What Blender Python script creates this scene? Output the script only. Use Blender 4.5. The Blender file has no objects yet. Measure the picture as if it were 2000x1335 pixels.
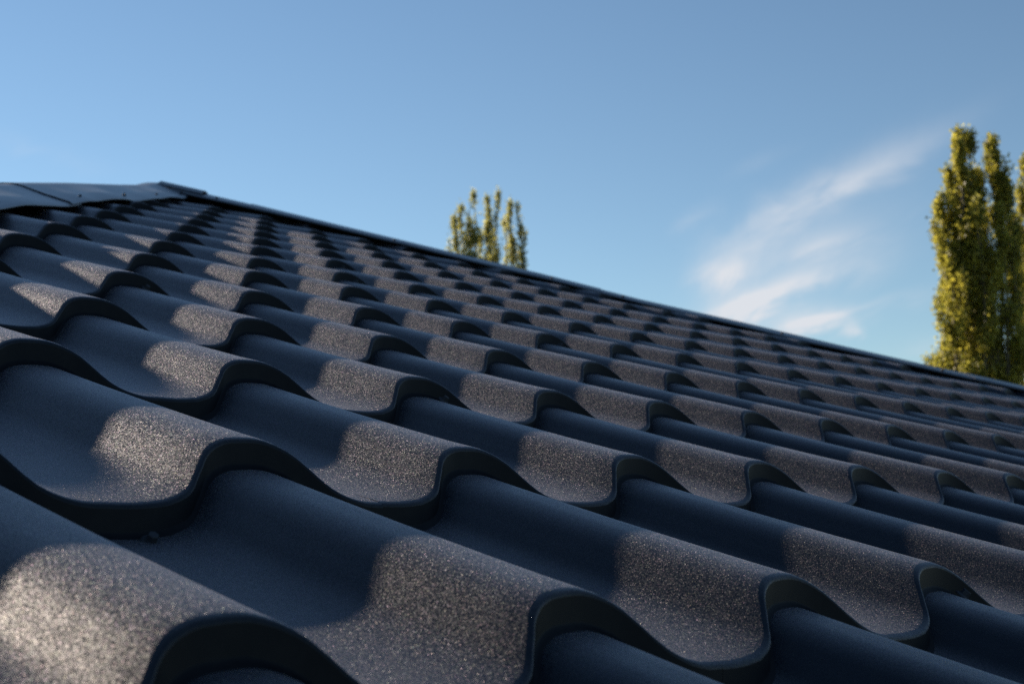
import bpy, bmesh, math, random
import numpy as np
from mathutils import Matrix, Vector
random.seed(7); rng = np.random.default_rng(11)
R_ = math.radians
scene = bpy.context.scene
col = scene.collection

# ------------------------------------------------------------------ frame of the roof face
P = 0.26                    # width of one wave (m)
Q = 1.34219 * P             # length of one step (m)
PITCH = R_(19.0)
ROOF = Matrix.Translation((0, 0, 3.9)) @ Matrix.Rotation(PITCH, 4, 'X')

# ------------------------------------------------------------------ camera
f_px = 2636.9
CAM_R = Matrix(((0.6642845273688505, -0.7120702682295441, 0.22733675418165056),
                (0.08975796962929555, -0.22594788818536715, -0.9699953910780191),
                (0.7420711378206064, 0.6647582153896844, -0.08617970460353486)))
cam_loc = Vector((-1.494577708708796, -1.942209283539515, 0.9028730968263576)) * P
cam = bpy.data.objects.new('camera', bpy.data.cameras.new('camera'))
col.objects.link(cam); scene.camera = cam
rows = [CAM_R[0], -CAM_R[1], -CAM_R[2]]
M = Matrix(((rows[0][0], rows[1][0], rows[2][0], cam_loc.x),
            (rows[0][1], rows[1][1], rows[2][1], cam_loc.y),
            (rows[0][2], rows[1][2], rows[2][2], cam_loc.z),
            (0, 0, 0, 1)))
cam.matrix_world = ROOF @ M
cam.data.sensor_width = 36
cam.data.lens = f_px / 2000 * 36
cam.data.clip_start = 0.02
cam.data.clip_end = 6000
cam.data.dof.use_dof = True
cam.data.dof.focus_distance = 1.30
cam.data.dof.aperture_fstop = 12.5

# ------------------------------------------------------------------ sun and sky
SUN_LOCAL_AZ, SUN_LOCAL_EL = R_(0.0), R_(2.6)        # relative to the roof face: straight up the slope
sd = Vector((-math.sin(SUN_LOCAL_AZ) * math.cos(SUN_LOCAL_EL),
             math.cos(SUN_LOCAL_AZ) * math.cos(SUN_LOCAL_EL), math.sin(SUN_LOCAL_EL)))
SUN = (ROOF.to_3x3() @ sd).normalized()
sun_el = math.asin(SUN.z)
sun_rot = math.atan2(SUN.x, SUN.y)
sl = bpy.data.lights.new('sun', 'SUN'); sl.energy = 5.0; sl.angle = R_(0.53); sl.color = (1.0, 0.84, 0.67)
so = bpy.data.objects.new('sun', sl); col.objects.link(so)
so.rotation_euler = SUN.to_track_quat('Z', 'Y').to_euler(); so.location = (0, 0, 30)

world = bpy.data.worlds.new('World'); scene.world = world; world.use_nodes = True
wt = world.node_tree; wt.nodes.clear()

class G:
    """tiny helper that writes node maths"""
    def __init__(self, nt): self.nt = nt
    def n(self, t, **kw):
        x = self.nt.nodes.new(t)
        for k, v in kw.items(): setattr(x, k, v)
        return x
    def put(self, sock, v):
        if isinstance(v, bpy.types.NodeSocket): self.nt.links.new(v, sock)
        else: sock.default_value = v
    def m(self, op, a, b=0.0, c=0.0, clamp=False):
        x = self.n('ShaderNodeMath', operation=op, use_clamp=clamp)
        self.put(x.inputs[0], a); self.put(x.inputs[1], b); self.put(x.inputs[2], c)
        return x.outputs[0]
    def dot(self, a, v):
        x = self.n('ShaderNodeVectorMath', operation='DOT_PRODUCT')
        self.put(x.inputs[0], a); x.inputs[1].default_value = v
        return x.outputs['Value']
    def mix(self, f, a, b):
        x = self.n('ShaderNodeMix', data_type='RGBA')
        self.put(x.inputs[0], f); self.put(x.inputs[6], a); self.put(x.inputs[7], b)
        return x.outputs[2]

g = G(wt)
sky = g.n('ShaderNodeTexSky', sky_type='NISHITA', sun_disc=False)
sky.sun_elevation = sun_el; sky.sun_rotation = sun_rot
sky.altitude = 100; sky.air_density = 1.0; sky.dust_density = 0.0; sky.ozone_density = 1.0
# a patch of cirrus that hangs in one part of the sky (direction vectors of the place, not of the lens)
cw = cam.matrix_world.to_3x3()
CX, CY, CZ = (ROOF.to_3x3() @ CAM_R[0]), -(ROOF.to_3x3() @ CAM_R[1]), (ROOF.to_3x3() @ CAM_R[2])
tc = g.n('ShaderNodeTexCoord').outputs['Generated']
dz = g.m('MAXIMUM', g.dot(tc, CZ), 0.05)
ax = g.m('DIVIDE', g.dot(tc, CX), dz)           # tangents measured about one fixed compass direction
ay = g.m('DIVIDE', g.dot(tc, CY), dz)
def tan_x(px): return (px - 1000) / f_px
def tan_y(py): return -(py - 667.5) / f_px
cmb = g.n('ShaderNodeCombineXYZ'); g.put(cmb.inputs[0], ax); g.put(cmb.inputs[1], ay)
rot = g.n('ShaderNodeMapping'); g.put(rot.inputs['Vector'], cmb.outputs[0])
rot.inputs['Rotation'].default_value = (0, 0, R_(-28)); rot.inputs['Scale'].default_value = (1, 1, 1)
strz = g.n('ShaderNodeMapping'); g.put(strz.inputs['Vector'], rot.outputs[0]); strz.inputs['Scale'].default_value = (9, 30, 1)
nz = g.n('ShaderNodeTexNoise', noise_dimensions='3D'); g.put(nz.inputs['Vector'], strz.outputs[0])
nz.inputs['Scale'].default_value = 1.0; nz.inputs['Detail'].default_value = 6; nz.inputs['Roughness'].default_value = 0.55
nz.inputs['Distortion'].default_value = 0.6
nz2 = g.n('ShaderNodeTexNoise'); g.put(nz2.inputs['Vector'], cmb.outputs[0]); nz2.inputs['Scale'].default_value = 26
nz2.inputs['Detail'].default_value = 5; nz2.inputs['Distortion'].default_value = 0.8
wobx = g.m('MULTIPLY', g.m('SUBTRACT', nz2.outputs['Fac'], 0.5), 0.035)
woby = g.m('MULTIPLY', g.m('SUBTRACT', nz.outputs['Fac'], 0.5), 0.035)
axw = g.m('ADD', ax, wobx); ayw = g.m('ADD', ay, woby)
WISPS = [(1650, 348, 150, 24, 27, .42), (1560, 405, 110, 30, 30, .22), (1602, 626, 50, 17, 6, 1.5), (1500, 585, 95, 19, 24, 1.15),
         (1405, 535, 42, 24, 30, .85), (1430, 604, 60, 18, 28, .9), (1560, 520, 150, 62, 27, .32), (1600, 478, 62, 16, 20, .36),
         (1720, 592, 95, 11, 10, .22), (1355, 428, 34, 11, 38, .16), (1664, 646, 14, 8, 0, .6), (1475, 325, 45, 12, 25, .10),
         (1830, 690, 50, 22, 0, .25), (1480, 470, 90, 40, 30, .20), (60, 290, 90, 14, -16, .07)]
tot = None
for (px, py, ln, wd, ang, amp) in WISPS:
    a = R_(ang); ca, sa = math.cos(a), math.sin(a)
    dx = g.m('SUBTRACT', axw, tan_x(px)); dy = g.m('SUBTRACT', ayw, tan_y(py))
    u = g.m('ADD', g.m('MULTIPLY', dx, ca * f_px / ln), g.m('MULTIPLY', dy, sa * f_px / ln))
    v = g.m('ADD', g.m('MULTIPLY', dx, -sa * f_px / wd), g.m('MULTIPLY', dy, ca * f_px / wd))
    r2 = g.m('ADD', g.m('MULTIPLY', u, u), g.m('MULTIPLY', v, v))
    e = g.m('MULTIPLY', g.m('POWER', 2.718, g.m('MULTIPLY', r2, -0.6)), amp)
    tot = e if tot is None else g.m('ADD', tot, e)
wisp = g.m('MULTIPLY', tot, g.m('ADD', 0.30, g.m('MULTIPLY', g.m('MULTIPLY', g.m('SUBTRACT', nz.outputs['Fac'], 0.34), 3.2, clamp=True), 0.9)))
wisp = g.m('MINIMUM', wisp, 0.95)
air = g.n('ShaderNodeVectorMath', operation='MULTIPLY'); g.put(air.inputs[0], sky.outputs[0]); air.inputs[1].default_value = (0.85, 0.96, 1.02)
tint = g.mix(wisp, air.outputs[0], (6.3, 6.5, 6.9, 1))
bg = g.n('ShaderNodeBackground'); g.put(bg.inputs[0], tint); bg.inputs[1].default_value = 0.0495
out = g.n('ShaderNodeOutputWorld'); wt.links.new(bg.outputs[0], out.inputs[0])

vs = scene.view_settings
vs.view_transform = 'Standard'; vs.look = 'None'; vs.exposure = 1.25; vs.gamma = 1.0; vs.use_curve_mapping = False
scene.render.engine = 'CYCLES'
scene.cycles.use_denoising = False          # the grain of the coating must survive
scene.cycles.sample_clamp_direct = 12.0
scene.cycles.sample_clamp_indirect = 1.2
scene.cycles.use_adaptive_sampling = False

# ------------------------------------------------------------------ helpers
def tag(o, label=None, cat=None, group=None, kind=None):
    if label: o['label'] = label
    if cat: o['category'] = cat
    if group: o['group'] = group
    if kind: o['kind'] = kind
    return o
def empty(name, loc=(0, 0, 0)):
    o = bpy.data.objects.new(name, None); col.objects.link(o); o.location = loc; return o
def mesh_obj(name, verts, faces, mat, parent=None, loc=(0, 0, 0), smooth=False):
    me = bpy.data.meshes.new(name)
    me.from_pydata([tuple(v) for v in verts], [], [tuple(f) for f in faces]); me.update()
    if smooth: me.polygons.foreach_set('use_smooth', [True] * len(me.polygons))
    me.materials.append(mat)
    o = bpy.data.objects.new(name, me); col.objects.link(o); o.parent = parent; o.location = loc
    return o
def material(name):
    m = bpy.data.materials.new(name); m.use_nodes = True; m.node_tree.nodes.clear()
    gg = G(m.node_tree); o = gg.n('ShaderNodeOutputMaterial')
    b = gg.n('ShaderNodeBsdfPrincipled'); m.node_tree.links.new(b.outputs[0], o.inputs[0])
    return m, gg, b, o

# ------------------------------------------------------------------ materials
FLAKE_TILT, FLAKE_AMT = 1.12, 0.86
def coated_metal(name, base, rough, flakes=True, spec=0.12):
    m, q, b, o = material(name)
    pos = q.n('ShaderNodeNewGeometry').outputs['Position']
    big = q.n('ShaderNodeTexNoise'); q.put(big.inputs['Vector'], pos); big.inputs['Scale'].default_value = 7
    big.inputs['Detail'].default_value = 4
    dust = q.n('ShaderNodeTexNoise'); q.put(dust.inputs['Vector'], pos); dust.inputs['Scale'].default_value = 60
    dust.inputs['Detail'].default_value = 6; dust.inputs['Roughness'].default_value = 0.7
    fac = q.m('MULTIPLY', q.m('SUBTRACT', dust.outputs['Fac'], 0.45, clamp=True), 0.25, clamp=True)
    c = q.mix(fac, (*base, 1), (0.05, 0.05, 0.05, 1))
    q.put(b.inputs['Base Color'], c)
    b.inputs['Specular IOR Level'].default_value = spec
    q.put(b.inputs['Roughness'], q.m('ADD', rough - 0.05, q.m('MULTIPLY', big.outputs['Fac'], 0.1)))
    if flakes:
        # grains of the coating: small cells, each with its own tilt
        v = q.n('ShaderNodeTexVoronoi', feature='F1'); q.put(v.inputs['Vector'], pos); v.inputs['Scale'].default_value = 1900
        nrm = q.n('ShaderNodeNewGeometry').outputs['Normal']
        def tilted(amount):
            sep = q.n('ShaderNodeVectorMath', operation='SUBTRACT'); q.put(sep.inputs[0], v.outputs['Color']); sep.inputs[1].default_value = (.5, .5, .5)
            sc = q.n('ShaderNodeVectorMath', operation='SCALE'); q.put(sc.inputs[0], sep.outputs[0]); sc.inputs['Scale'].default_value = amount
            ad = q.n('ShaderNodeVectorMath', operation='ADD'); q.put(ad.inputs[0], nrm); q.put(ad.inputs[1], sc.outputs[0])
            nn = q.n('ShaderNodeVectorMath', operation='NORMALIZE'); q.put(nn.inputs[0], ad.outputs[0])
            return nn.outputs[0]
        q.put(b.inputs['Normal'], tilted(0.22))
        gl = q.n('ShaderNodeBsdfAnisotropic'); gl.inputs['Roughness'].default_value = 0.58
        q.put(gl.inputs['Normal'], tilted(FLAKE_TILT))
        wn = q.n('ShaderNodeTexWhiteNoise'); q.put(wn.inputs['Vector'], v.outputs['Color'])
        q.put(gl.inputs['Color'], q.mix(0.22, (0.70, 0.73, 0.82, 1), wn.outputs['Color']))
        lw = q.n('ShaderNodeLayerWeight'); lw.inputs['Blend'].default_value = 0.5
        fg = q.m('POWER', lw.outputs['Facing'], 2.5)
        amt = q.m('MULTIPLY', q.m('ADD', 0.12, q.m('MULTIPLY', wn.outputs['Value'], 0.45)), q.m('MULTIPLY', fg, FLAKE_AMT))
        mx = q.n('ShaderNodeMixShader'); q.put(mx.inputs[0], amt)
        q.put(mx.inputs[1], b.outputs[0]); q.put(mx.inputs[2], gl.outputs[0])
        m.node_tree.links.new(mx.outputs[0], o.inputs[0])
    return m
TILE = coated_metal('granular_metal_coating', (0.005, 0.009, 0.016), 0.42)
EDGE = coated_metal('shaded_riser_coating', (0.0035, 0.005, 0.008), 0.5, flakes=False, spec=0.10)  # tile coating without grains, darkened to paint shade onto the step risers
CAP = coated_metal('smooth_metal_coating', (0.022, 0.034, 0.055), 0.34, flakes=False, spec=0.5)

def plain(name, base, rough, metal=0.0, var=0.3, scale=20):
    m, q, b, o = material(name)
    t = q.n('ShaderNodeTexNoise'); t.inputs['Scale'].default_value = scale; t.inputs['Detail'].default_value = 5
    q.put(t.inputs['Vector'], q.n('ShaderNodeNewGeometry').outputs['Position'])
    c = q.mix(t.outputs['Fac'], tuple(x * (1 - var) for x in base) + (1,), tuple(min(1, x * (1 + var)) for x in base) + (1,))
    q.put(b.inputs['Base Color'], c); b.inputs['Roughness'].default_value = rough; b.inputs['Metallic'].default_value = metal
    return m
DECK = plain('roofing_membrane', (0.02, 0.02, 0.022), 0.9)
WOOD = plain('light_block_wood', (0.015, 0.014, 0.013), 0.9)
STEEL = plain('painted_screw_steel', (0.010, 0.015, 0.025), 0.75, 0.0)
WALL = plain('wall_render', (0.42, 0.38, 0.32), 0.9)
GRASS = plain('grass', (0.022, 0.028, 0.014), 0.95, scale=0.6)
BARK = plain('bark', (0.10, 0.085, 0.065), 0.9, scale=9)

def leaf_material(name, dark, light):
    m, q, b, o = material(name)
    t = q.n('ShaderNodeTexNoise'); t.inputs['Scale'].default_value = 1.3; t.inputs['Detail'].default_value = 4
    q.put(t.inputs['Vector'], q.n('ShaderNodeNewGeometry').outputs['Position'])
    ri = q.n('ShaderNodeNewGeometry').outputs['Random Per Island']
    fac = q.m('ADD', q.m('MULTIPLY', q.m('SUBTRACT', t.outputs['Fac'], 0.5), 1.6), ri, clamp=True)
    c = q.mix(fac, (*dark, 1), (*light, 1))
    q.put(b.inputs['Base Color'], c); b.inputs['Roughness'].default_value = 0.5
    tr = q.n('ShaderNodeBsdfTranslucent')
    q.put(tr.inputs['Color'], q.mix(fac, tuple(x * 1.8 for x in dark) + (1,), tuple(x * 1.9 for x in light) + (1,)))
    mx = q.n('ShaderNodeMixShader'); mx.inputs[0].default_value = 0.5
    q.put(mx.inputs[1], b.outputs[0]); q.put(mx.inputs[2], tr.outputs[0]); m.node_tree.links.new(mx.outputs[0], o.inputs[0])
    return m
LEAF = leaf_material('poplar_leaves', (0.085, 0.095, 0.018), (0.36, 0.32, 0.045))
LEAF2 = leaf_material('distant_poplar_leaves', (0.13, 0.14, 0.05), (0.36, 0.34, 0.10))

# ------------------------------------------------------------------ ground
n = 24; S = 3000
gv = []; gf = []
for i in range(n + 1):
    for j in range(n + 1):
        t = lambda k: math.copysign(abs(k / n * 2 - 1) ** 3, k - n / 2) * S
        gv.append((t(i), t(j), 0))
for i in range(n):
    for j in range(n):
        a = i * (n + 1) + j; gf.append((a, a + n + 1, a + n + 2, a + 1))
tag(mesh_obj('ground', gv, gf, GRASS), kind='structure')

# ------------------------------------------------------------------ wave of the metal tile
H_STEP = 0.0885
KV = 1.3808
UK = np.array([-.5, -.38, -.27, -.2, -.165, -.14, -.115, -.08, -.03, .05, .13, .22, .32, .42])
WK = np.array([-.16, -.16, -.148, -.122, -.095, -.077, -.057, -.038, -.023, -.016, -.019, -.048, -.125, -.156])
U3 = np.r_[UK - 1, UK, UK + 1]; W3 = np.r_[WK, WK, WK]
def wave(u):
    """height of the wave at u (in wave widths), crest near u = 0"""
    t = (np.asarray(u, float) + .5) % 1 - .5
    i = np.clip(np.searchsorted(U3, t, side='right') - 1, 1, len(U3) - 3)
    h0, h1, h2 = U3[i] - U3[i - 1], U3[i + 1] - U3[i], U3[i + 2] - U3[i + 1]
    s0, s1, s2 = (W3[i] - W3[i - 1]) / h0, (W3[i + 1] - W3[i]) / h1, (W3[i + 2] - W3[i + 1]) / h2
    m1 = (s0 * h1 + s1 * h0) / (h0 + h1); m2 = (s1 * h2 + s2 * h1) / (h1 + h2)
    x = (t - U3[i]) / h1
    return ((2 * x**3 - 3 * x**2 + 1) * W3[i] + (x**3 - 2 * x**2 + x) * h1 * m1 + (-2 * x**3 + 3 * x**2) * W3[i + 1] + (x**3 - x**2) * h1 * m2)
BOW = [-0.00452, 0.02555, -0.0096, 0.0091, -0.02042, 0.04798, -0.02381]
QN = Q / P
def bow(u, v):
    """the long sheets sag a few centimetres: u in waves, v in wave widths"""
    a = (np.clip(u, -2, 23) - 6) / 8; b = (np.clip(v, -3, 19.5) - 6) / 8
    return BOW[0]*a*a + BOW[1]*a*b + BOW[2]*b*b + BOW[3]*a**3 + BOW[4]*a*a*b + BOW[5]*a*b*b + BOW[6]*b**3
def loc3(u, v, z): return (u * P, v * P, (z + bow(u, v)) * P)

# hip lines (u, row)
ROW0, APEX_R = -4, 13.75
def hip_left_u(r): return 4.3 + 1.15 * (r - 7) - .75
def hip_right_u(r): return 14 - 1.15 * (r - 11.2) + .6
APEX_R = (14 + .6 + 1.15 * 11.2 - 4.3 + .75 + 1.15 * 7) / 2.3
APEX_U = hip_left_u(APEX_R)

house = tag(empty('house', (APEX_U * P, 4.0, 0)), 'house under a hipped roof of dark metal tiles seen from just above its eaves', 'house')
roof = bpy.data.objects.new('roof', None); col.objects.link(roof); roof.parent = house
roof.matrix_parent_inverse = Matrix.Identity(4)
roof.matrix_basis = Matrix.Translation(-house.location) @ ROOF

US = np.unique(np.concatenate([np.linspace(-.5, -.26, 6), np.linspace(-.26, .02, 17), np.linspace(.02, .5, 17)]))
def tile_mesh(c, r, fine=True):
    us = US if fine else US[::2]
    w = wave(us); v0 = r * QN + KV * w
    # each sheet is four waves wide; laps and steps do not line up perfectly
    sr = random.Random((c + 2) // 4 * 131 + r * 7 + 5); j1, j2 = sr.uniform(-.010, .010), sr.uniform(-.003, .003)
    L = []
    for fr in ((1.0, .97, .8, .55, .3, .12) if fine else (1.0, .5, .1)):
        L.append((v0 + fr * QN, w + H_STEP * (1 - 1.25 * fr + .25 * fr * fr)))
    for dv, dzz in ((.030, -.0025), (.010, -.003), (.002, -.007), (-.002, -.014), (-.016, -H_STEP + .016), (-.022, -H_STEP + .008), (-.034, -H_STEP + .004), (-.05, -H_STEP - .004)):
        if not fine and dv in (.010, -.022): continue
        L.append((v0 + dv + j1, w + H_STEP + dzz + j2))
    verts = []
    for v, z in L:
        zz = z + bow(c + us, v)
        for k in range(len(us)): verts.append(((us[k]) * P, (v[k] - r * QN) * P, zz[k] * P))
    nu = len(us); faces = []
    for a in range(len(L) - 1):
        for k in range(nu - 1):
            b = a * nu + k; faces.append((b, b + nu, b + nu + 1, b + 1))
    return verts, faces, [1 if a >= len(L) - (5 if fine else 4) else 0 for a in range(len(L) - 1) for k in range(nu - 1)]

def side(px, py, which):
    """>0 inside the face; distances in wave widths, measured from the hip line"""
    r = py / QN
    nrm = 1.345 / math.hypot(1.15, 1.345)
    return ((px - hip_left_u(r)) if which < 0 else (hip_right_u(r) - px)) * nrm
n_tiles = 0
outside_verts = []
far_stuff_v, far_stuff_f = [], []
for r in range(ROW0, 14):
    for c in range(-9, 32):
        corners = [(c + du, (r + dr) * QN) for du in (-.5, .5) for dr in (-.15, 1.0)]
        sL = [side(x, y, -1) for x, y in corners]; sR = [side(x, y, 1) for x, y in corners]
        if max(sL) < 0.05 or max(sR) < 0.05: continue
        unseen = (r < -1) or (r == -1 and (c > 4 or c < -3)) or (r == 0 and c > 7) or (r <= 4 and c < -3)
        verts, faces, mats = tile_mesh(c, r, fine=not unseen and (r < 7))
        if min(sL) < 0.05 or min(sR) < 0.05:
            bm = bmesh.new(); vv = [bm.verts.new(v) for v in verts]
            for fc, mi in zip(faces, mats): bm.faces.new([vv[i] for i in fc]).material_index = mi
            for s in (-1, 1):
                ra, rb = 0.0, 10.0
                fu = hip_left_u if s < 0 else hip_right_u
                a = Vector((fu(ra) * P, 0, 0)); d = Vector(((fu(rb) - fu(ra)) * P, 10 * QN * P, 0)).normalized()
                nn = Vector((d.y, -d.x, 0)) * (1 if s < 0 else -1)      # points inside
                pt = a + nn * 0.05 * P - Vector((c * P, r * QN * P, 0))
                bmesh.ops.bisect_plane(bm, geom=bm.verts[:] + bm.edges[:] + bm.faces[:], plane_co=pt, plane_no=nn, clear_inner=True)
            bm.verts.index_update()
            verts = [v.co.copy() for v in bm.verts]; faces = [[v.index for v in fc.verts] for fc in bm.faces]; mats = [fc.material_index for fc in bm.faces]; bm.free()
            if len(faces) < 4: continue
        if unseen:
            o0 = len(far_stuff_v)
            far_stuff_v += [(v[0] + c * P, v[1] + r * QN * P, v[2]) for v in verts]; far_stuff_f += [[i + o0 for i in fc] for fc in faces]
            continue
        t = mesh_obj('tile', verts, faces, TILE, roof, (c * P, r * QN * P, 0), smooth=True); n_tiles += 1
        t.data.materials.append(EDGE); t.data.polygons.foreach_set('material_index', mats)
low = mesh_obj('lower_tile_courses', far_stuff_v, far_stuff_f, TILE, roof, smooth=True); low['kind'] = 'stuff'
print('tiles', n_tiles)

# ------------------------------------------------------------------ hips in world coordinates
def W(u, v, z): return ROOF @ Vector(loc3(u, v, z))
HL = W(hip_left_u(ROW0), ROW0 * QN, 0); HR = W(hip_right_u(ROW0), ROW0 * QN, 0); AP = W(APEX_U, APEX_R * QN, 0)
MID = Vector((AP.x, AP.y, 0))
inv_house = Matrix.Translation(-house.location)
inv_roof = ROOF.inverted()
# deck: the four slopes under the tiles, and the walls
drop = 0.30 * P
b0, b1 = HL.copy(), HR.copy()
b2 = Vector((b1.x, 2 * AP.y - b1.y, b1.z)); b3 = Vector((b0.x, b2.y, b0.z))
dv = [v - Vector((0, 0, drop)) for v in (b0, b1, b2, b3, AP)]
mesh_obj('roof_deck', [inv_roof @ v for v in dv], [(0, 1, 4), (1, 2, 4), (2, 3, 4), (3, 0, 4), (3, 2, 1, 0)], DECK, roof)
# back and side slopes: plain sheets of the same coating (turned away from view)
def slab(name, a, b, c):
    up = Vector((0, 0, -0.16 * P)); nr = (b - a).cross(c - a).normalized() * 0.02
    vs_ = [a + up, b + up, c + up, a + up - nr, b + up - nr, c + up - nr]
    mesh_obj(name, [inv_roof @ v for v in vs_], [(0, 1, 2), (5, 4, 3), (0, 3, 4, 1), (1, 4, 5, 2), (2, 5, 3, 0)], TILE, roof)
slab('side_slope', b1, b2, AP); slab('back_slope', b2, b3, AP); slab('side_slope', b3, b0, AP)
ins = 0.55
wx0, wx1, wy0, wy1 = b0.x + ins, b1.x - ins, b0.y + ins, b2.y - ins
for (x0, y0, x1, y1) in ((wx0, wy0, wx1, wy0 + .25), (wx0, wy1 - .25, wx1, wy1), (wx0, wy0 + .252, wx0 + .25, wy1 - .252), (wx1 - .25, wy0 + .252, wx1, wy1 - .252)):
    zt = b0.z - drop - 0.02
    vv = [(x, y, z) for z in (0, zt) for x, y in ((x0, y0), (x1, y0), (x1, y1), (x0, y1))]
    mesh_obj('wall', [inv_house @ Vector(v) for v in vv], [(3, 2, 1, 0), (4, 5, 6, 7), (0, 1, 5, 4), (1, 2, 6, 5), (2, 3, 7, 6), (3, 0, 4, 7)], WALL, house)

# ------------------------------------------------------------------ hip caps
LEFT_Z = [(-4, 0.098), (2, 0.098), (4, 0.092), (6, 0.100), (8, 0.118), (10, 0.130), (12, 0.118), (13.2, 0.118), (13.9, 0.168)]
RIGHT_Z = [(-4, 0.110), (2, 0.110), (5, 0.110), (6, 0.100), (7, 0.090), (8, 0.090), (9, 0.070), (10, 0.100), (11, 0.110), (12, 0.130), (13, 0.160), (13.9, 0.170)]
def hip_pt(which, r):
    u = hip_left_u(r) if which < 0 else hip_right_u(r)
    tab = LEFT_Z if which < 0 else RIGHT_Z
    z = np.interp(r, [t[0] for t in tab], [t[1] for t in tab])
    return W(u, r * QN, z)
def cap_section(which, r0, r1, profile, lift=0.0, ripple=0.0, seed=0, steps=None, taper=0.0, thick=0.0016):
    """profile: list of (sideways distance, drop below the top line), in metres, for one side; mirrored"""
    steps = steps or max(6, int(abs(r1 - r0) * 10))
    pr = [(-a, b) for a, b in reversed(profile)] + [(a, b) for a, b in profile[1:]] if profile[0][0] == 0 else [(-a, b) for a, b in reversed(profile)] + profile
    verts = []; faces = []
    d = (hip_pt(which, 9) - hip_pt(which, 8)).normalized()
    s = Vector((0, 0, 1)).cross(d).normalized()
    if which < 0: s = -s                       # s points towards the face we see
    if s.dot(ROOF.to_3x3() @ Vector((0, -1, 0))) < 0: s = -s
    rnd = random.Random(seed); ph = [rnd.uniform(0, 6.28) for _ in range(4)]
    for i in range(steps + 1):
        t = i / steps; r = r0 + (r1 - r0) * t; p0 = hip_pt(which, r) + Vector((0, 0, lift))
        sc = 1 + taper * t
        for a, b in pr:
            k = min(1, abs(a) / 0.13) ** 2
            wv = ripple * k * (math.sin(r * 2.3 + ph[0]) + .4 * math.sin(r * 4.7 + ph[1]) + .15 * math.sin(r * 9.1 + ph[2]))
            verts.append(p0 + s * a * sc + Vector((0, 0, -b * sc + wv)))
    m_ = len(pr)
    for i in range(steps):
        for k in range(m_ - 1):
            a = i * m_ + k; faces.append((a, a + 1, a + m_ + 1, a + m_))
    # thickness of the sheet
    n0 = len(verts); verts += [v - Vector((0, 0, thick)) for v in verts]
    faces += [tuple(x + n0 for x in reversed(f)) for f in faces]
    for i in range(steps):
        for k in (0, m_ - 1):
            a = i * m_ + k; b = a + m_; faces.append((a, b, b + n0, a + n0))
    for i in (0, steps):
        for k in range(m_ - 1):
            a = i * m_ + k; faces.append((a, a + 1, a + 1 + n0, a + n0))
    o = mesh_obj('hip_cap', [inv_roof @ v for v in verts], faces, CAP, roof, smooth=True)
    bm = bmesh.new(); bm.from_mesh(o.data); bmesh.ops.recalc_face_normals(bm, faces=bm.faces); bm.to_mesh(o.data); bm.free()
    o.data.set_sharp_from_angle(angle=R_(28))
    return o, s
#         top          rounded shoulder               long flank           small stiffening fold   edge
PROF = [(0, 0), (.020, .0005), (.036, .003), (.050, .007), (.112, .0285), (.120, .030), (.128, .0325), (.172, .047), (.178, .053)]
PROF_R = [(0, 0), (.018, .0006), (.030, .003), (.040, .007), (.095, .0245), (.102, .026), (.109, .028), (.148, .040), (.154, .046)]
cuts_left = [-4, 0.9, 4.9, 8.35, 13.55]
caps = []
for i in range(len(cuts_left) - 1):
    o, sL_ = cap_section(-1, cuts_left[i], cuts_left[i + 1] + .25, PROF, lift=.0035 * (i % 2), ripple=.0042, seed=3 + i)
    caps.append((o, -1, cuts_left[i], cuts_left[i + 1]))
cuts_right = [-4, 1.0, 5.6, 9.4, 12.7, 13.45]
for i in range(len(cuts_right) - 1):
    o, sR_ = cap_section(1, cuts_right[i], cuts_right[i + 1] + .2, PROF_R, lift=.003 * (i % 2), ripple=.0015, seed=20 + i)
    caps.append((o, 1, cuts_right[i], cuts_right[i + 1]))
# the piece that closes the top, where the two hips meet
o, _ = cap_section(1, 13.36, 13.80, [(0, -.004), (.030, -.003), (.050, .001), (.058, .006), (.110, .026), (.115, .034)], lift=.007, seed=5)
o.name = 'apex_cap'; o['label'] = 'short cap closing the peak where the hips meet'


# boards added under the caps to stop light leaking through the gaps
for which in (-1, 1):
    vv = []; ff = []
    rs = np.linspace(ROW0, APEX_R, 30)
    dvec = (hip_pt(which, 9) - hip_pt(which, 8)).normalized(); s = Vector((0, 0, 1)).cross(dvec).normalized()
    for r in rs:
        p0 = hip_pt(which, r)
        for a, zc in ((-.02, -.005 if which < 0 else -.010), (.02, -.005 if which < 0 else -.010), (.02, -.13), (-.02, -.13)): vv.append(inv_roof @ (p0 + s * a + Vector((0, 0, zc))))
    for i in range(len(rs) - 1):
        for k in range(4):
            a = i * 4 + k; b = i * 4 + (k + 1) % 4; ff.append((a, b, b + 4, a + 4))
    mesh_obj('light_block_board', vv, ff, WOOD, roof)

# ------------------------------------------------------------------ screws
def screw_mesh():
    bm = bmesh.new()
    def ring(rad, z, nseg, rot=0): return [bm.verts.new((rad * math.cos(6.28318 * i / nseg + rot), rad * math.sin(6.28318 * i / nseg + rot), z)) for i in range(nseg)]
    def skin(a, b):
        nn = len(a)
        for i in range(nn): bm.faces.new((a[i], a[(i + 1) % nn], b[(i + 1) % nn], b[i]))
    a = ring(.0078, 0, 18); b = ring(.0078, .0012, 18); c = ring(.0066, .0026, 18); skin(a, b); skin(b, c); bm.faces.new(c)
    a = ring(.0050, .0026, 18); b = ring(.0050, .0034, 18); skin(a, b); bm.faces.new(b)
    a = ring(.0042, .0034, 6); b = ring(.0042, .0075, 6); c = ring(.0036, .0082, 6); skin(a, b); skin(b, c); bm.faces.new(c)
    me = bpy.data.meshes.new('screw'); bm.to_mesh(me); bm.free(); me.materials.append(STEEL)
    return me
SCREW = screw_mesh()
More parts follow.
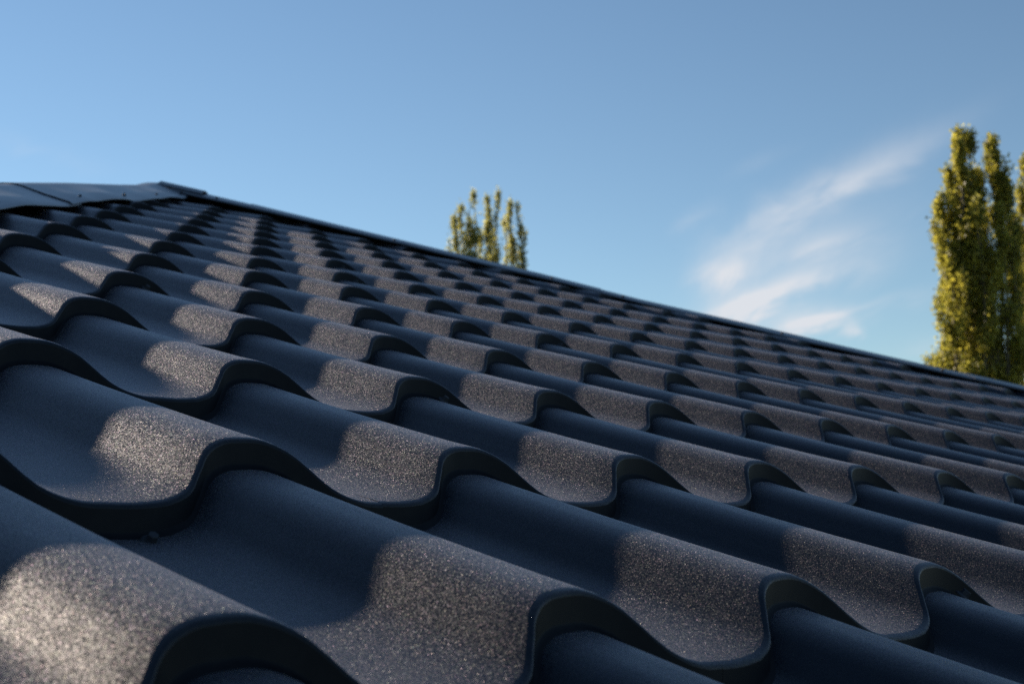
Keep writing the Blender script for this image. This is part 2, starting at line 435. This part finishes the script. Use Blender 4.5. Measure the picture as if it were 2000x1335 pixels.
def screw(pos, nrm, parent):
    o = bpy.data.objects.new('screw', SCREW); col.objects.link(o); o.parent = parent
    o.location = pos; o.rotation_euler = Vector(nrm).to_track_quat('Z', 'Y').to_euler()
    return o
def tile_screw(c, r, du):
    u = c + du; w = float(wave(u)); v = r * QN + KV * w - .060
    wl = float(wave(u + .01)) - float(wave(u - .01))
    z = w + (.008 if du > 0 else -.004)
    screw((u * P, v * P, (z + float(bow(u, v))) * P), (-wl / .02, -.35, 1), roof)
for c, r, du in ((3, 4, .156), (3, 2, .171), (3, 0, .186), (7, 4, .157), (7, 2, .217), (8, 7, .108), (1, 1, -.385), (11, 4, .18), (11, 2, .18), (15, 4, .18),
                 (3, 6, .16), (12, 7, .12), (16, 7, .12), (7, 0, .18), (5, 1, -.385), (9, 1, -.385), (7, 6, .15), (11, 6, .15), (4, 9, .12), (12, 9, .12)):
    tile_screw(c, r, du)
for o, which, r0, r1 in caps:
    if o.name.startswith('apex'): continue
    k = r0 + .5
    while k < r1:
        p0 = hip_pt(which, k); d = (hip_pt(which, 9) - hip_pt(which, 8)).normalized(); s = Vector((0, 0, 1)).cross(d).normalized()
        if s.dot(ROOF.to_3x3() @ Vector((0, -1, 0))) < 0: s = -s
        pos = inv_roof @ (p0 + s * (.150 if which < 0 else .125) + Vector((0, 0, -.0375 if which < 0 else -.031)))
        nr = inv_roof.to_3x3() @ (s * .3 + Vector((0, 0, 1)))
        sc = screw(pos, nr, o); k += 1.55

# ------------------------------------------------------------------ poplars
def at(px, py, dist):
    d = CX * ((px - 1000) / f_px) + CY * (-(py - 667.5) / f_px) + CZ
    d.normalize(); return cam.matrix_world.translation + d * dist

def tube(path, radii, nseg=8):
    vs_, fs_ = [], []
    for i, (p0, rr) in enumerate(zip(path, radii)):
        for k in range(nseg):
            a = 6.28318 * k / nseg; vs_.append((p0[0] + rr * math.cos(a), p0[1] + rr * math.sin(a), p0[2]))
    for i in range(len(path) - 1):
        for k in range(nseg):
            a = i * nseg + k; b = i * nseg + (k + 1) % nseg; fs_.append((a, b, b + nseg, a + nseg))
    return vs_, fs_

def poplar(base, leaders, leaf, n_leaf, mat, label, seed, trunk_r=.35):
    """leaders: (x offset to the right, y offset away, height at which it leaves the trunk, top height, spread)"""
    rg = np.random.default_rng(seed); rr = random.Random(seed)
    root = empty('poplar_tree', base)
    tag(root, label, 'tree', 'poplars behind the roof')
    rx = np.array([cw.col[0].x, cw.col[0].y, 0]); rx /= np.linalg.norm(rx); ry = np.array([-rx[1], rx[0], 0])
    tv, tf = tube([(0, 0, -.3), (0, 0, 2), (0, 0, 7), (0, 0, 12)], [trunk_r * 1.25, trunk_r, trunk_r * .8, trunk_r * .55], 12)
    mesh_obj('trunk', tv, tf, BARK, root, smooth=True)
    bv, bf = [], []
    centers = []; sizes = []
    tot_len = sum((t - b_) * sp for _, _, b_, t, sp in leaders)
    for (ox, oy, b_, t, sp) in leaders:
        npt = 14; path = []; wob = rr.uniform(0, 6)
        for i in range(npt):
            k = i / (npt - 1); z = b_ + (t - b_) * k
            e = min(1, k * 2.2) ** .8
            p0 = rx * (ox * e + .12 * math.sin(z * .8 + wob)) + ry * (oy * e + .12 * math.cos(z * .7 + wob)); path.append((p0[0], p0[1], z))
        a, f_ = tube(path, [max(.012, .11 * (1 - i / (npt - 1)) ** .9 + .01) for i in range(npt)], 6)
        o0 = len(bv); bv += a; bf += [tuple(x + o0 for x in q) for q in f_]
        path = np.array(path)
        # upright side shoots, each carrying its own clump of leaves
        ns = int((t - b_) * 4.2); ph1, ph2 = rr.uniform(0, 6), rr.uniform(0, 6)
        for s_ in range(ns):
            k = rr.random() ** .85; z = b_ + (t - b_) * (k * .97 + .03)
            c0 = np.array([np.interp(z, path[:, 2], path[:, 0]), np.interp(z, path[:, 2], path[:, 1]), z])
            prof = sp * (0.30 + 0.95 * math.sin(math.pi * min(1, max(0.0, k * .82 + .14)) ** .9)) * (1 if k < .8 else max(.12, (1.02 - k) / .22))
            prof *= 0.84 + .24 * math.sin(z * 1.9 + ph1) + .20 * math.sin(z * 4.3 + ph2)
            ang = rr.uniform(0, 6.283); out_ = prof * rr.uniform(.3, 1.15)
            ln = rr.uniform(.5, 1.3) * (1.2 - .6 * k)
            dirv = np.array([math.cos(ang), math.sin(ang), 0])
            e0 = c0; e1 = c0 + dirv * out_ * .8 + np.array([0, 0, ln * .5]); e2 = c0 + dirv * out_ + np.array([0, 0, ln])
            if e2[2] > t - .25: e2[2] = t - rr.uniform(.1, .5)
            a, f_ = tube([tuple(e0), tuple(e1), tuple(e2)], [.022, .014, .006], 3)
            o0 = len(bv); bv += a; bf += [tuple(x + o0 for x in q) for q in f_]
            cnt = max(3, int(n_leaf * (t - b_) * sp / tot_len / ns * rr.choice((.25, .6, 1, 1.5, 2.0))))
            tt = rg.uniform(.25, 1.05, cnt)[:, None]
            pts = np.where(tt < .6, e0 + (e1 - e0) * (tt / .6), e1 + (e2 - e1) * ((tt - .6) / .4))
            pts = pts + rg.normal(0, 1, (cnt, 3)) * np.array([.11, .11, .17]) * (0.8 + sp * .3)
            centers.append(pts)
    C = np.concatenate(centers); N = len(C)
    a = rg.normal(0, 1, (N, 3)); a /= np.linalg.norm(a, axis=1)[:, None]
    b = rg.normal(0, 1, (N, 3)); b -= (b * a).sum(1)[:, None] * a; b /= np.linalg.norm(b, axis=1)[:, None]
    sz = leaf * rg.uniform(.6, 1.35, N)[:, None]
    V = np.stack([C - a * sz, C + b * sz * .8, C + a * sz, C - b * sz * .8], 1).reshape(-1, 3)
    me = bpy.data.meshes.new('crown'); me.vertices.add(N * 4); me.vertices.foreach_set('co', V.ravel())
    me.loops.add(N * 4); me.loops.foreach_set('vertex_index', np.arange(N * 4))
    me.polygons.add(N); me.polygons.foreach_set('loop_start', np.arange(N) * 4); me.polygons.foreach_set('loop_total', np.full(N, 4))
    me.update(calc_edges=True); me.materials.append(mat)
    co = bpy.data.objects.new('crown', me); col.objects.link(co); co.parent = root; co['kind'] = 'stuff'
    mesh_obj('branches', bv, bf, BARK, root)
    return root

def place(px, dist):
    p0 = at(px, 480, dist); return (p0.x, p0.y, 0.0)
def height_at(px, py, dist):
    """height above ground of a point seen there, for a tree standing that far away"""
    p0 = at(px, 480, dist); d = CX * ((px - 1000) / f_px) + CY * (-(py - 667.5) / f_px) + CZ
    h = math.hypot(p0.x - cam.matrix_world.translation.x, p0.y - cam.matrix_world.translation.y)
    return cam.matrix_world.translation.z + d.z / math.hypot(d.x, d.y) * h
def specs(pxc, dist, rows_):
    m_px = dist / f_px * .97
    return [((x - pxc) * m_px, oy, height_at(x, yb, dist), height_at(x, yt, dist), hw * m_px) for x, oy, yb, yt, hw in rows_]
D1 = 55.0
poplar(place(1920, D1), specs(1905, D1, [
    (1888, 0, 900, 266, 34), (1872, .3, 900, 262, 22), (1864, -.3, 820, 290, 28), (1943, .3, 880, 274, 42), (1915, .8, 900, 325, 38), (1975, .6, 900, 420, 26), (1850, .2, 760, 345, 34), (1836, .1, 700, 395, 30),
    (1838, -.4, 900, 500, 38), (1846, .5, 980, 545, 48), (1884, -.8, 1000, 400, 36), (1928, -.7, 1000, 420, 38), (1960, .1, 1000, 312, 24), (1905, .9, 1050, 560, 42), (1850, .9, 1050, 640, 44), (1900, .2, 900, 400, 44)]),
    .060, 105000, LEAF, 'tall yellow-green poplar at the right, in front of a second one cut by the frame', 31)
D2 = 57.0
poplar(place(2004, D2), specs(1998, D2, [
    (1990, 0, 980, 350, 15), (2010, .4, 980, 300, 22), (2030, -.3, 1000, 270, 26), (1998, .6, 1050, 520, 24), (2050, .2, 1000, 340, 26)]),
    .060, 22000, LEAF, 'poplar at the right edge of the view, only its left side in frame', 47)
D3 = 78.0
poplar(place(953, D3), specs(955, D3, [
    (973, 0, 900, 376, 12), (956, .2, 900, 382, 13), (927, -.3, 860, 388, 19), (905, .3, 820, 402, 19), (890, 0, 800, 430, 17), (915, 0, 900, 420, 26),
    (1003, .2, 900, 398, 14), (1018, -.2, 840, 412, 13), (988, .5, 820, 425, 9), (950, .3, 900, 440, 22), (1030, 0, 760, 455, 6), (935, .6, 900, 460, 30),
    (875, 0, 720, 476, 6), (970, -.5, 900, 450, 22), (1008, .5, 900, 450, 18)]),
    .062, 44000, LEAF2, 'distant poplar with several thin leaders rising behind the middle of the hip', 71, trunk_r=.4)
